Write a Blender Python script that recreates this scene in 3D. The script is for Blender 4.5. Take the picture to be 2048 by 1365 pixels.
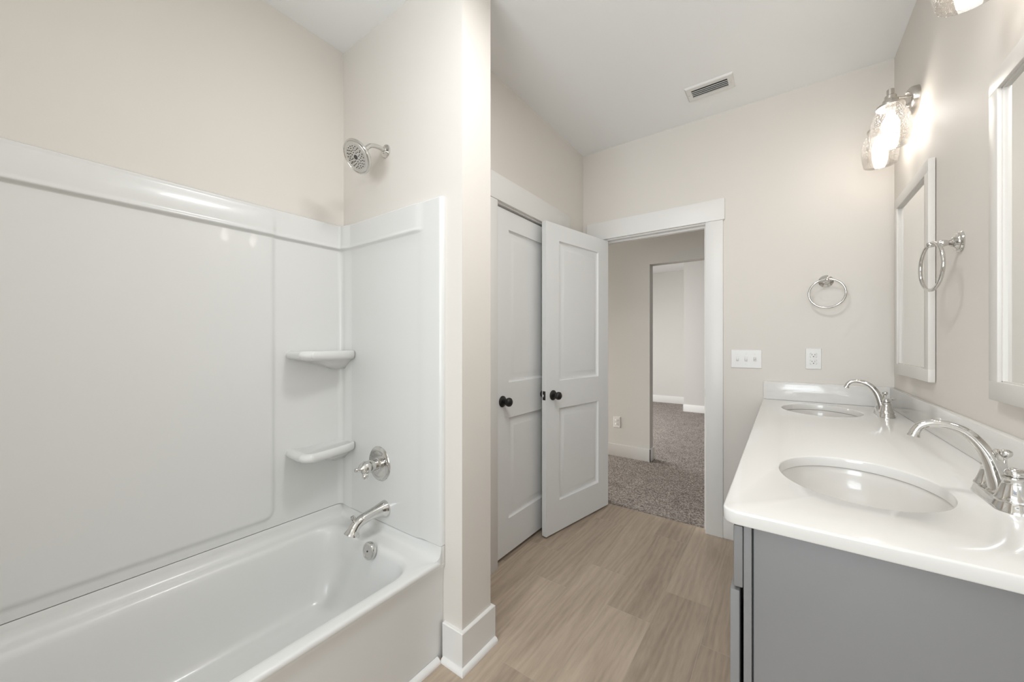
import bpy, bmesh, math, random
from mathutils import Vector, Matrix
random.seed(7)
PI = math.pi
for o in list(bpy.data.objects):
    bpy.data.objects.remove(o, do_unlink=True)
C = bpy.context.scene.collection
SC = bpy.context.scene

# ------------------------------------------------------------------ key dimensions (metres)
XR, XL, XC, XP = .465, -1.832, -1.298, -1.001      # right wall, tub wall, closet wall, stub wall end
YB, YBO, YS, YP2 = 2.758, 2.868, 1.056, 1.228      # door wall (two faces), tub end wall, back of the stub wall
YT = 2.816                                         # tile / carpet line in the doorway
YR = -2.05                                         # wall behind the camera
H = 2.737
HC, YC, XCT = .913, .872, -.1035                   # worktop height, near end, front edge

# ------------------------------------------------------------------ camera
cam = bpy.data.cameras.new('camera')
camo = bpy.data.objects.new('camera', cam)
C.objects.link(camo)
camo.location = (0, 0, 1.25)
camo.rotation_euler = (PI/2, 0, math.radians(35.916))
cam.sensor_width = 36
cam.lens = 751.95 / 2048 * 36
cam.shift_y = 4.1 / 2048
cam.clip_start = .02
SC.camera = camo

# ------------------------------------------------------------------ world, lamps, exposure
w = bpy.data.worlds.new('world'); SC.world = w
w.use_nodes = True
w.node_tree.nodes['Background'].inputs[0].default_value = (.75, .85, 1, 1)
w.node_tree.nodes['Background'].inputs[1].default_value = .6
SC.view_settings.view_transform = 'Standard'
SC.view_settings.look = 'None'
SC.view_settings.gamma = 1
SC.view_settings.use_curve_mapping = False
SC.view_settings.exposure = 0.0

def area(name, loc, rot, sx, sy, power, col, spread=PI):
    l = bpy.data.lights.new(name, 'AREA'); l.shape = 'RECTANGLE'; l.size = sx; l.size_y = sy
    l.energy = power; l.color = col; l.spread = spread
    o = bpy.data.objects.new(name, l); C.objects.link(o); o.location = loc; o.rotation_euler = rot
    return o
# fill light behind the camera, shining through a made-up window
area('rear_fill_light', (-.38, YR-.16, 1.50), (PI/2+.58, 0, 0), 1.72, 1.52, 75, (.875, .95, 1))
# flush ceiling lamp behind the camera
area('ceiling_lamp_light', (-.36, .84, H-.075), (0, 0, 0), .34, .34, 12.8, (.975, .985, 1))
# daylight of the far carpeted room (its window is in its left wall)
area('far_window_daylight', (-3.9, 5.3, 1.9), (PI/2-.85, 0, -PI/2), 1.8, 1.2, 125, (.97, .985, 1))
# daylight reaching the hall from its left end
area('hall_daylight', (-4.4, 3.45, .95), (PI/2-.22, 0, -PI/2), .9, 1.3, 42, (1, .985, .95), 1.9)
BULB = 23.0

# ------------------------------------------------------------------ materials
def lin(r, g, b):
    f = lambda c: (c/255)/12.92 if c/255 <= .04045 else ((c/255+.055)/1.055)**2.4
    return (f(r), f(g), f(b), 1)
def mat(name, col, rough=.5, metal=0, coat=0, spec=.5, bump=None):
    m = bpy.data.materials.new(name); m.use_nodes = True
    nt = m.node_tree; b = nt.nodes['Principled BSDF']
    b.inputs['Base Color'].default_value = col if len(col) == 4 else (*col, 1)
    b.inputs['Roughness'].default_value = rough
    b.inputs['Metallic'].default_value = metal
    b.inputs['Coat Weight'].default_value = coat
    b.inputs['Coat Roughness'].default_value = .04
    b.inputs['Specular IOR Level'].default_value = spec
    if bump:
        sc, st, dist = bump
        tc = nt.nodes.new('ShaderNodeTexCoord')
        n = nt.nodes.new('ShaderNodeTexNoise'); n.inputs['Scale'].default_value = sc; n.inputs['Detail'].default_value = 3
        bp = nt.nodes.new('ShaderNodeBump'); bp.inputs['Strength'].default_value = st; bp.inputs['Distance'].default_value = dist
        nt.links.new(tc.outputs['Object'], n.inputs['Vector'])
        nt.links.new(n.outputs['Fac'], bp.inputs['Height'])
        nt.links.new(bp.outputs['Normal'], b.inputs['Normal'])
    return m
M = {}
M['wall'] = mat('beige_wall_paint', (.77, .727, .675), .55, spec=.3, bump=(140, .06, .002))
M['hallwall'] = mat('shade_greyed_wall_paint', (.66, .64, .605), .6, spec=.3, bump=(140, .06, .002))  # wall paint greyed, putting the hall's weaker light into the colour
M['ceil'] = mat('ceiling_paint', (.94, .945, .94), .8, spec=.2, bump=(90, .08, .002))
M['trim'] = mat('white_trim_paint', (.835, .82, .795), .35, spec=.4)
M['door'] = mat('white_door_paint', (.85, .855, .85), .38, spec=.4, bump=(60, .03, .001))
M['acrylic'] = mat('white_gloss_acrylic', (.755, .752, .735), .27, coat=.2, spec=.42)
M['quartz'] = mat('white_quartz', (.785, .768, .738), .14, coat=.25)
M['porcelain'] = mat('white_porcelain', (.78, .755, .72), .14, coat=.4)
M['chrome'] = mat('polished_chrome', (.68, .67, .65), .06, metal=1)
M['nickel'] = mat('brushed_nickel', (.60, .57, .53), .25, metal=1)
M['black'] = mat('black_hardware', (.012, .011, .010), .32)
M['grey'] = mat('grey_cabinet_paint', (.25, .245, .244), .42, spec=.35)
M['dark'] = mat('painted_vent_shade', (.02, .02, .02), .8)  # near-black, paints the shade behind the vent louvres
M['plastic'] = mat('white_plastic', (.80, .785, .76), .3)
M['nozzle'] = mat('dark_rubber', (.05, .05, .05), .5)
M['facep'] = mat('satin_spray_face', (.62, .60, .57), .3, metal=.6)
M['frame'] = mat('cream_frame_paint', (.735, .705, .665), .35, spec=.4)
M['mirror'] = mat('silvered_mirror', (.90, .90, .885), .0, metal=1)
M['caulk'] = mat('caulk_line', (.42, .40, .37), .7)

def nodes(m): return m.node_tree, m.node_tree.nodes, m.node_tree.links
# glowing bulb
m = bpy.data.materials.new('lit_bulb'); m.use_nodes = True; nt, N, L = nodes(m)
N.remove(N['Principled BSDF']); e = N.new('ShaderNodeEmission'); e.inputs[0].default_value = (1, .975, .94, 1); e.inputs[1].default_value = BULB
L.new(e.outputs[0], N['Material Output'].inputs[0]); M['bulb'] = m
# flush lamp diffuser
m = bpy.data.materials.new('lit_diffuser'); m.use_nodes = True; nt, N, L = nodes(m)
N.remove(N['Principled BSDF']); e = N.new('ShaderNodeEmission'); e.inputs[0].default_value = (1, .95, .88, 1); e.inputs[1].default_value = 5
L.new(e.outputs[0], N['Material Output'].inputs[0]); M['diffuser'] = m
# seeded clear glass
m = bpy.data.materials.new('seeded_clear_glass'); m.use_nodes = True; nt, N, L = nodes(m)
N.remove(N['Principled BSDF'])
tr = N.new('ShaderNodeBsdfTransparent'); tr.inputs[0].default_value = (.965, .95, .93, 1)
gl = N.new('ShaderNodeBsdfGlossy'); gl.inputs['Roughness'].default_value = .05
lw = N.new('ShaderNodeLayerWeight'); lw.inputs[0].default_value = .35
mul = N.new('ShaderNodeMath'); mul.operation = 'MULTIPLY'; mul.inputs[1].default_value = .55
mx = N.new('ShaderNodeMixShader'); mx2 = N.new('ShaderNodeMixShader')
tl = N.new('ShaderNodeBsdfTranslucent'); tl.inputs[0].default_value = (.95, .93, .9, 1)
tc = N.new('ShaderNodeTexCoord'); vo = N.new('ShaderNodeTexVoronoi'); vo.inputs['Scale'].default_value = 210
rp = N.new('ShaderNodeMapRange'); rp.inputs[1].default_value = .16; rp.inputs[2].default_value = .28; rp.inputs[3].default_value = .42; rp.inputs[4].default_value = .012
L.new(tc.outputs['Object'], vo.inputs['Vector']); L.new(vo.outputs['Distance'], rp.inputs[0])
L.new(lw.outputs['Fresnel'], mul.inputs[0]); L.new(mul.outputs[0], mx.inputs[0])
L.new(tr.outputs[0], mx.inputs[1]); L.new(gl.outputs[0], mx.inputs[2])
L.new(rp.outputs[0], mx2.inputs[0]); L.new(mx.outputs[0], mx2.inputs[1]); L.new(tl.outputs[0], mx2.inputs[2])
L.new(mx2.outputs[0], N['Material Output'].inputs[0]); M['glass'] = m
# glass of the added rear window
m = bpy.data.materials.new('fill_window_glass'); m.use_nodes = True; nt, N, L = nodes(m)
N.remove(N['Principled BSDF']); tr = N.new('ShaderNodeBsdfTransparent'); gl = N.new('ShaderNodeBsdfGlossy'); gl.inputs['Roughness'].default_value = .02
mx = N.new('ShaderNodeMixShader'); mx.inputs[0].default_value = .05
L.new(tr.outputs[0], mx.inputs[1]); L.new(gl.outputs[0], mx.inputs[2]); L.new(mx.outputs[0], N['Material Output'].inputs[0]); M['pane'] = m

# carpet
m = mat('taupe_carpet', (.30, .265, .24), .95, spec=.1); nt, N, L = nodes(m); b = N['Principled BSDF']
tc = N.new('ShaderNodeTexCoord'); n1 = N.new('ShaderNodeTexNoise'); n1.inputs['Scale'].default_value = 90; n1.inputs['Detail'].default_value = 4
n2 = N.new('ShaderNodeTexNoise'); n2.inputs['Scale'].default_value = 7; n2.inputs['Detail'].default_value = 2
r1 = N.new('ShaderNodeValToRGB'); r1.color_ramp.elements[0].position = .36; r1.color_ramp.elements[1].position = .66
r1.color_ramp.elements[0].color = (.17, .145, .128, 1); r1.color_ramp.elements[1].color = (.58, .52, .475, 1)
mixc = N.new('ShaderNodeMixRGB'); mixc.blend_type = 'MULTIPLY'; mixc.inputs[0].default_value = .35
bp = N.new('ShaderNodeBump'); bp.inputs['Strength'].default_value = .7; bp.inputs['Distance'].default_value = .012
L.new(tc.outputs['Object'], n1.inputs['Vector']); L.new(tc.outputs['Object'], n2.inputs['Vector'])
L.new(n1.outputs['Fac'], r1.inputs[0]); L.new(r1.outputs[0], mixc.inputs[1]); L.new(n2.outputs['Fac'], mixc.inputs[2])
L.new(mixc.outputs[0], b.inputs['Base Color']); L.new(n1.outputs['Fac'], bp.inputs['Height']); L.new(bp.outputs[0], b.inputs['Normal'])
M['carpet'] = m

# wood-look plank tile, boards along Y, 0.2025 wide, 0.815 long, alternate rows shifted
m = mat('wood_look_tile', (.36, .28, .2), .42, spec=.35); nt, N, L = nodes(m); b = N['Principled BSDF']
def math_(op, a=None, b_=None, c=None):
    n = N.new('ShaderNodeMath'); n.operation = op
    for i, v in enumerate((a, b_, c)):
        if v is None: continue
        if isinstance(v, (int, float)): n.inputs[i].default_value = v
        else: L.new(v, n.inputs[i])
    return n.outputs[0]
ge = N.new('ShaderNodeNewGeometry'); sp = N.new('ShaderNodeSeparateXYZ'); L.new(ge.outputs['Position'], sp.inputs[0])
u = math_('DIVIDE', math_('ADD', sp.outputs[0], 1.092+.2025*40), .2025)
col = math_('FLOOR', u); fu = math_('FRACT', u)
par = math_('MODULO', col, 2.0)
off = math_('ADD', 1.988-.815*10, math_('MULTIPLY', math_('SUBTRACT', 1.0, par), 1.72-1.988))
v = math_('DIVIDE', math_('SUBTRACT', sp.outputs[1], off), .815)
row = math_('FLOOR', v); fv = math_('FRACT', v)
cx = N.new('ShaderNodeCombineXYZ'); L.new(col, cx.inputs[0]); L.new(row, cx.inputs[1])
wn = N.new('ShaderNodeTexWhiteNoise'); wn.noise_dimensions = '3D'; L.new(cx.outputs[0], wn.inputs['Vector'])
sw = N.new('ShaderNodeSeparateColor'); L.new(wn.outputs['Color'], sw.inputs[0])
# grout
gx = math_('MULTIPLY', math_('MINIMUM', fu, math_('SUBTRACT', 1.0, fu)), .2025)
gy = math_('MULTIPLY', math_('MINIMUM', fv, math_('SUBTRACT', 1.0, fv)), .815)
gd = math_('MINIMUM', gx, gy)
gm = N.new('ShaderNodeMapRange'); gm.inputs[1].default_value = .0007; gm.inputs[2].default_value = .0017; gm.inputs[3].default_value = 1; gm.inputs[4].default_value = 0
L.new(gd, gm.inputs[0])
# grain coordinates, different per board
gc = N.new('ShaderNodeCombineXYZ')
L.new(math_('ADD', math_('MULTIPLY', sp.outputs[0], 1.0), math_('MULTIPLY', sw.outputs[0], 37.0)), gc.inputs[0])
L.new(math_('ADD', math_('MULTIPLY', sp.outputs[1], .115), math_('MULTIPLY', sw.outputs[1], 19.0)), gc.inputs[1])
L.new(math_('MULTIPLY', sw.outputs[2], 11.0), gc.inputs[2])
na = N.new('ShaderNodeTexNoise'); na.inputs['Scale'].default_value = 7; na.inputs['Detail'].default_value = 6; na.inputs['Roughness'].default_value = .6; na.inputs['Distortion'].default_value = 1.3
nb = N.new('ShaderNodeTexNoise'); nb.inputs['Scale'].default_value = 120; nb.inputs['Detail'].default_value = 3; nb.inputs['Distortion'].default_value = .3
wv = N.new('ShaderNodeTexWave'); wv.wave_type = 'BANDS'; wv.bands_direction = 'X'; wv.inputs['Scale'].default_value = 9; wv.inputs['Distortion'].default_value = 14; wv.inputs['Detail'].default_value = 2; wv.inputs['Detail Scale'].default_value = 1.1
for n in (na, nb, wv): L.new(gc.outputs[0], n.inputs['Vector'])
g = math_('ADD', math_('MULTIPLY', na.outputs['Fac'], .66), math_('ADD', math_('MULTIPLY', nb.outputs['Fac'], .24), math_('MULTIPLY', wv.outputs['Fac'], .10)))
g = math_('ADD', g, math_('MULTIPLY', math_('SUBTRACT', sw.outputs[2], .5), .17))
cr = N.new('ShaderNodeValToRGB'); E_ = cr.color_ramp.elements
E_[0].position = .28; E_[0].color = (.33, .262, .20, 1); E_[1].position = .72; E_[1].color = (.57, .465, .365, 1)
e2 = E_.new(.50); e2.color = (.455, .365, .282, 1)
L.new(g, cr.inputs[0])
mg = N.new('ShaderNodeMixRGB'); mg.inputs[2].default_value = (.47, .40, .31, 1); L.new(gm.outputs[0], mg.inputs[0]); L.new(cr.outputs[0], mg.inputs[1])
L.new(mg.outputs[0], b.inputs['Base Color'])
bp = N.new('ShaderNodeBump'); bp.inputs['Strength'].default_value = .25; bp.inputs['Distance'].default_value = .001
L.new(math_('SUBTRACT', nb.outputs['Fac'], math_('MULTIPLY', gm.outputs[0], 2.0)), bp.inputs['Height']); L.new(bp.outputs[0], b.inputs['Normal'])
M['tile'] = m

# ------------------------------------------------------------------ mesh helpers
class MB:
    def __init__(s): s.bm = bmesh.new()
    def _merge(s, t, mtx=None):
        if mtx is not None: bmesh.ops.transform(t, matrix=mtx, verts=t.verts)
        me = bpy.data.meshes.new('tmp'); t.to_mesh(me); t.free(); s.bm.from_mesh(me); bpy.data.meshes.remove(me)
        return s
    def box(s, x0, x1, y0, y1, z0, z1, bev=0, seg=2, mtx=None):
        t = bmesh.new(); bmesh.ops.create_cube(t, size=1)
        bmesh.ops.transform(t, matrix=Matrix.Translation(((x0+x1)/2, (y0+y1)/2, (z0+z1)/2)) @ Matrix.Diagonal((x1-x0, y1-y0, z1-z0, 1)), verts=t.verts)
        if bev: bmesh.ops.bevel(t, geom=t.edges[:], offset=bev, segments=seg, profile=.5, affect='EDGES')
        return s._merge(t, mtx)
    def loft(s, rings, cap0=False, cap1=False, closed=True, mtx=None):
        t = bmesh.new(); R = [[t.verts.new(p) for p in r] for r in rings]; n = len(R[0])
        for a, b in zip(R, R[1:]):
            for i in range(n if closed else n-1):
                j = (i+1) % n
                try: t.faces.new((a[i], a[j], b[j], b[i]))
                except ValueError: pass
        if cap0: t.faces.new(R[0][::-1])
        if cap1: t.faces.new(R[-1])
        bmesh.ops.remove_doubles(t, verts=t.verts, dist=1e-6)
        bmesh.ops.recalc_face_normals(t, faces=t.faces)
        return s._merge(t, mtx)
    def lathe(s, prof, seg=32, mtx=None):          # profile (r, z) about Z, then mtx
        return s.loft([[(r*math.cos(2*PI*i/seg), r*math.sin(2*PI*i/seg), z) for i in range(seg)] for r, z in prof], True, True, mtx=mtx)
    def tube(s, pts, rad, seg=14, closed=False, squash=None):
        P = [Vector(p) for p in pts]; n = len(P)
        rad = rad if isinstance(rad, (list, tuple)) else [rad]*n
        T = []
        for i in range(n):
            if closed: d = P[(i+1) % n]-P[i-1]
            else: d = P[min(i+1, n-1)]-P[max(i-1, 0)]
            T.append(d.normalized())
        up = Vector((0, 0, 1)) if abs(T[0].z) < .9 else Vector((0, 1, 0))
        a = T[0].cross(up).normalized(); rings = []
        for i in range(n):
            a = (a-T[i]*a.dot(T[i])).normalized(); b = T[i].cross(a)
            k = squash if squash else 1
            rings.append([tuple(P[i]+a*rad[i]*math.cos(2*PI*j/seg)*k+b*rad[i]*math.sin(2*PI*j/seg)) for j in range(seg)])
        if closed: rings.append(rings[0]); return s.loft(rings)
        return s.loft(rings, True, True)
    def prism(s, poly, axis, a0, a1):              # poly in the two other axes (order x,y,z), extruded along axis
        def p(q, a):
            if axis == 'x': return (a, q[0], q[1])
            if axis == 'y': return (q[0], a, q[1])
            return (q[0], q[1], a)
        return s.loft([[p(q, a0) for q in poly], [p(q, a1) for q in poly]], True, True)
    def build(s, name, m, parent=None, local=False, loc=None, angle=38):
        o0 = Vector((0, 0, 0))
        bm = s.bm
        if parent is None and loc is None:
            lo = [min(v.co[i] for v in bm.verts) for i in range(3)]; hi = [max(v.co[i] for v in bm.verts) for i in range(3)]
            o0 = Vector(((lo[0]+hi[0])/2, (lo[1]+hi[1])/2, lo[2]))
        elif parent is None: o0 = Vector(loc)
        elif not local: o0 = W[parent.name]
        if not (local and parent is not None):
            bmesh.ops.translate(bm, verts=bm.verts, vec=-o0)
        me = bpy.data.meshes.new(name); bm.to_mesh(me); bm.free()
        me.polygons.foreach_set('use_smooth', [True]*len(me.polygons)); me.set_sharp_from_angle(angle=math.radians(angle))
        me.materials.append(m); me.update()
        o = bpy.data.objects.new(name, me); C.objects.link(o)
        if parent is not None: o.parent = parent; W[o.name] = W[parent.name]
        else: o.location = o0; W[o.name] = o0
        return o
W = {}
def tag(o, label, cat, group=None, kind=None):
    o['label'] = label; o['category'] = cat
    if group: o['group'] = group
    if kind: o['kind'] = kind
    return o
def thing(name, loc, label, cat, group=None, kind=None, rz=0):
    o = bpy.data.objects.new(name, None); C.objects.link(o); o.location = loc; o.rotation_euler = (0, 0, rz); o.empty_display_size = .05
    W[o.name] = Vector(loc)
    return tag(o, label, cat, group, kind)
def dup(root, loc, label):
    r = root.copy(); C.objects.link(r); r.location = loc; r['label'] = label; W[r.name] = Vector(loc)
    for ch in list(root.children):
        c = ch.copy(); C.objects.link(c); c.parent = r
        for g in list(ch.children):
            d = g.copy(); C.objects.link(d); d.parent = c
    return r
def struct(name, mb, m, label, cat, parent=None):
    o = mb.build(name, m, parent)
    if parent is None: tag(o, label, cat, kind='structure')
    return o
def rrect(x0, x1, y0, y1, r, z, m=8, k=6):       # rounded rectangle, fixed vertex count
    pts = []
    cs = [((x1-r, y0+r), -PI/2), ((x1-r, y1-r), 0), ((x0+r, y1-r), PI/2), ((x0+r, y0+r), PI)]
    for i, ((cx_, cy_), a0) in enumerate(cs):
        arc = [(cx_+r*math.cos(a0+PI/2*j/m), cy_+r*math.sin(a0+PI/2*j/m)) for j in range(m+1)]
        pts += arc
        (nx, ny), na0 = cs[(i+1) % 4]
        q = (nx+r*math.cos(na0), ny+r*math.sin(na0))
        for j in range(1, k): pts.append((arc[-1][0]+(q[0]-arc[-1][0])*j/k, arc[-1][1]+(q[1]-arc[-1][1])*j/k))
    return [(x, y, z) for x, y in pts]
def rot_to(d):                                   # matrix turning +Z to direction d
    return Vector((0, 0, 1)).rotation_difference(Vector(d).normalized()).to_matrix().to_4x4()
def smooth(a, b, x):
    t = max(0, min(1, (x-a)/(b-a))); return t*t*(3-2*t)
def spline(pts, n=8):
    P = [Vector(p) for p in pts]; P = [P[0]*2-P[1]]+P+[P[-1]*2-P[-2]]; out = []
    for i in range(1, len(P)-2):
        for j in range(n):
            t = j/n; a, b, c, d = P[i-1:i+3]
            out.append(.5*((2*b)+(c-a)*t+(2*a-5*b+4*c-d)*t*t+(3*b-a-3*c+d)*t**3))
    out.append(P[-2]); return out

# ------------------------------------------------------------------ SETTING
b = MB(); b.box(-2.3, .75, -2.4, YT, -.1, 0); struct('floor', b, M['tile'], 'wood look plank tile floor in pale brown, running to the doorway', 'floor')
b = MB(); b.box(-5.2, 2.2, YT, 9.2, -.1, 0.004); struct('floor_hall', b, M['carpet'], 'taupe carpet in the hall beyond the doorway', 'carpet')
b = MB(); b.box(-2.3, .75, -2.4, YB+.05, H, H+.1); struct('ceiling', b, M['ceil'], 'flat white bathroom ceiling', 'ceiling')
b = MB(); b.box(-5.2, 2.2, YB+.05, 9.2, H, H+.1); struct('ceiling_hall', b, M['ceil'], 'white ceiling of the hall and far room', 'ceiling')
b = MB(); b.box(XL-.12, XL, -2.4, YS+.1, 0, H); struct('wall_left', b, M['wall'], 'long beige wall behind the bathtub', 'wall')
b = MB(); b.box(XL-.12, XP, YS, YP2, 0, H); struct('wall_tub_end', b, M['wall'], 'beige stub wall at the tap end of the bathtub', 'wall')
b = MB(); b.box(XL-.12, -1.09, -.60, -.47, 0, H); struct('wall_tub_foot', b, M['wall'], 'beige stub wall at the foot of the bathtub', 'wall')
b = MB(); b.box(XR, XR+.12, -2.4, YB+.1, 0, H); struct('wall_right', b, M['wall'], 'beige wall behind the vanity and mirrors', 'wall')
# closet wall with its opening
CY0, CY1, DZ = 1.636, 2.390, 2.040
b = MB(); b.box(XC-.11, XC, YP2, CY0-.018, 0, H); b.box(XC-.11, XC, CY1+.018, YB, 0, H); b.box(XC-.11, XC, CY0-.018, CY1+.018, DZ+.018, H)
struct('wall_closet', b, M['wall'], 'beige wall around the closed closet door', 'wall')
# door wall with opening
DX0, DX1 = -1.150, -.418
b = MB(); b.box(-5.2, DX0-.018, YB, YBO, 0, H); b.box(DX1+.018, 2.2, YB, YBO, 0, H); b.box(DX0-.018, DX1+.018, YB, YBO, DZ+.018, H)
struct('wall_back', b, M['wall'], 'beige end wall with the open doorway and towel ring', 'wall')
# wall behind the camera, with a window added to let fill light in
WX0, WX1, WZ0, WZ1 = -1.24, .40, .70, 2.36
b = MB(); b.box(XL, WX0, YR-.12, YR, 0, H); b.box(WX1, XR, YR-.12, YR, 0, H); b.box(WX0, WX1, YR-.12, YR, 0, WZ0); b.box(WX0, WX1, YR-.12, YR, WZ1, H)
struct('wall_rear', b, M['wall'], 'beige wall behind the camera with an added window opening for fill light', 'wall')
b = MB()
for x0, x1, z0, z1 in ((WX0, WX0+.05, WZ0, WZ1), (WX1-.05, WX1, WZ0, WZ1), (WX0, WX1, WZ0, WZ0+.05), (WX0, WX1, WZ1-.05, WZ1), ((WX0+WX1)/2-.012, (WX0+WX1)/2+.012, WZ0, WZ1), (WX0, WX1, 1.535, 1.565)):
    b.box(x0, x1, YR-.09, YR-.05, z0, z1)
wf = struct('fill_window_1', b, M['trim'], 'white framed window added unseen behind the camera for fill light', 'window')
b = MB(); b.box(WX0+.05, WX1-.05, YR-.072, YR-.068, WZ0+.05, WZ1-.05); b.build('fill_window_glass', M['pane'], wf)
# closet interior
b = MB(); b.box(XC-.75, XC-.70, YP2, YB, 0, H); struct('wall_closet_inside', b, M['wall'], 'wall inside the closet behind the closed door', 'wall')
# hall and far room
YH = 4.046
b = MB(); b.box(-5.2, -1.145, YH, YH+.115, 0, H); b.box(-1.145, 2.2, YH, YH+.115, 2.077, H)
struct('wall_hall', b, M['hallwall'], 'shade greyed hall wall facing the doorway, with a cased opening and outlet', 'wall')
b = MB(); b.box(-5.2, -1.42, 8.25, 8.35, 0, H); struct('wall_far', b, M['hallwall'], 'furthest shade greyed wall of the carpeted room', 'wall')
b = MB(); b.box(-1.485, 2.2, 7.40, 8.35, 0, H); struct('wall_far_corner', b, M['hallwall'], 'shade greyed wall jutting out in front of the furthest wall', 'wall')
b = MB(); b.box(2.2, 2.3, YBO, 7.5, 0, H); struct('wall_far_right', b, M['hallwall'], 'shade greyed right wall of the carpeted room', 'wall')
b = MB(); b.box(-5.2, -5.1, YBO-.1, 9, 0, H); struct('wall_far_left', b, M['hallwall'], 'shade greyed left wall of the carpeted room', 'wall')

# ---- trim
def board_trim(name, boxes, label, m='trim', bev=.0025):
    b = MB()
    for q in boxes: b.box(*q, bev=bev)
    return struct(name, b, M[m], label, 'trim')
T = .018
board_trim('trim_1', [(DX1, DX1+.100, YB-T, YB, 0, DZ+.002), (DX0-.100, DX0, YB-T, YB, 0, DZ+.002), (DX0-.106, DX1+.109, YB-T-.005, YB, DZ+.002, 2.178)], 'wide white casing around the open doorway')
j = [(DX1-.005, DX1+.014, YB-.002, YBO+.002, 0, DZ-.004), (DX0-.014, DX0+.005, YB-.002, YBO+.002, 0, DZ-.004), (DX0-.014, DX1+.014, YB-.002, YBO+.002, DZ-.006, DZ+.014),
     (DX1-.016, DX1-.005, YB+.040, YB+.075, 0, DZ-.017), (DX0+.005, DX0+.016, YB+.040, YB+.075, 0, DZ-.017), (DX0+.005, DX1-.005, YB+.040, YB+.075, DZ-.018, DZ-.006)]
board_trim('trim_2', j, 'white jamb and stop lining the open doorway', bev=.0015)
board_trim('trim_3', [(XC, XC+T, CY0-.096, CY0-.001, 0, DZ+.002), (XC, XC+T, CY1+.001, CY1+.096, 0, DZ+.002), (XC, XC+T+.003, CY0-.104, CY1+.101, DZ+.002, 2.186)], 'wide white casing around the closed closet door')
board_trim('trim_4', [(XC-.11, XC+.002, CY0-.014, CY0+.004, 0, DZ), (XC-.11, XC+.002, CY1-.004, CY1+.014, 0, DZ), (XC-.11, XC+.002, CY0-.014, CY1+.014, DZ-.006, DZ+.014)], 'white jamb lining the closet doorway', bev=.0015)
# baseboards
BH = .146
b = MB(); d_ = .0145
def wrap(z, d): return [(-1.094, YS-d, z), (XP+d, YS-d, z), (XP+d, YP2+d, z), (XC+.02, YP2+d, z)]
b.loft([wrap(0, 0), wrap(0, d_), wrap(BH-.003, d_), wrap(BH, d_-.003), wrap(BH, 0)], closed=False)
struct('baseboard_tub_end', b, M['trim'], 'white baseboard wrapped around the stub wall end', 'trim')
def quarter(b, p0, p1, nx, ny, r=.017):
    # quarter-round shoe moulding from p0 to p1, out from the wall along (nx, ny)
    prof = [(0, 0), (r, 0)]+[(r*math.cos(a*PI/16), r*math.sin(a*PI/16)) for a in range(1, 8)]+[(0, r)]
    return b.loft([[(p[0]+nx*q[0], p[1]+ny*q[0], q[1]) for q in prof] for p in (p0, p1)], True, True)
b = MB(); r_ = .017
q = [(0, 0), (r_, 0)]+[(r_*math.cos(a*PI/16), r_*math.sin(a*PI/16)) for a in range(1, 8)]+[(0, r_)]
yq, xq = YS-.0145, XP+.0145
b.loft([[(-1.088, yq-d, z) for d, z in q], [(xq+d, yq-d, z) for d, z in q], [(xq+d, YP2+.012, z) for d, z in q]], True, True)
struct('trim_5', b, M['trim'], 'white quarter round moulding at the foot of the stub wall', 'trim')
b = MB(); quarter(b, (-1.1035, -.46), (-1.1035, YS-.033), 1, 0, .02)
struct('trim_6', b, M['trim'], 'white quarter round moulding along the foot of the bathtub', 'trim')
board_trim('baseboard_back', [(DX1+.100, -.084, YB-.0145, YB, 0, BH)], 'short white baseboard between doorway and vanity')
board_trim('baseboard_closet', [(XC, XC+.0145, YP2+.0145, CY0-.096, 0, BH), (XC, XC+.0145, CY1+.096, YB, 0, BH)], 'white baseboard beside the closet casing')
board_trim('baseboard_hall', [(-5.1, -1.131, YH-.0145, YH, 0, .135), (-1.145, -1.131, YH-.0145, YH+.13, 0, .135)], 'white baseboard under the hall outlet, ending at the opening')
board_trim('baseboard_far', [(-5.1, -1.485, 8.236, 8.25, 0, .15)], 'white baseboard of the furthest wall')
board_trim('baseboard_far_corner', [(-1.4995, 2.2, 7.386, 7.40, 0, .13), (-1.4995, -1.485, 7.386, 8.236, 0, .13)], 'white baseboard of the jutting far wall')
board_trim('baseboard_right', [(XR-.0145, XR, YR, .86, 0, BH)], 'white baseboard of the right wall behind the camera')

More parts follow.
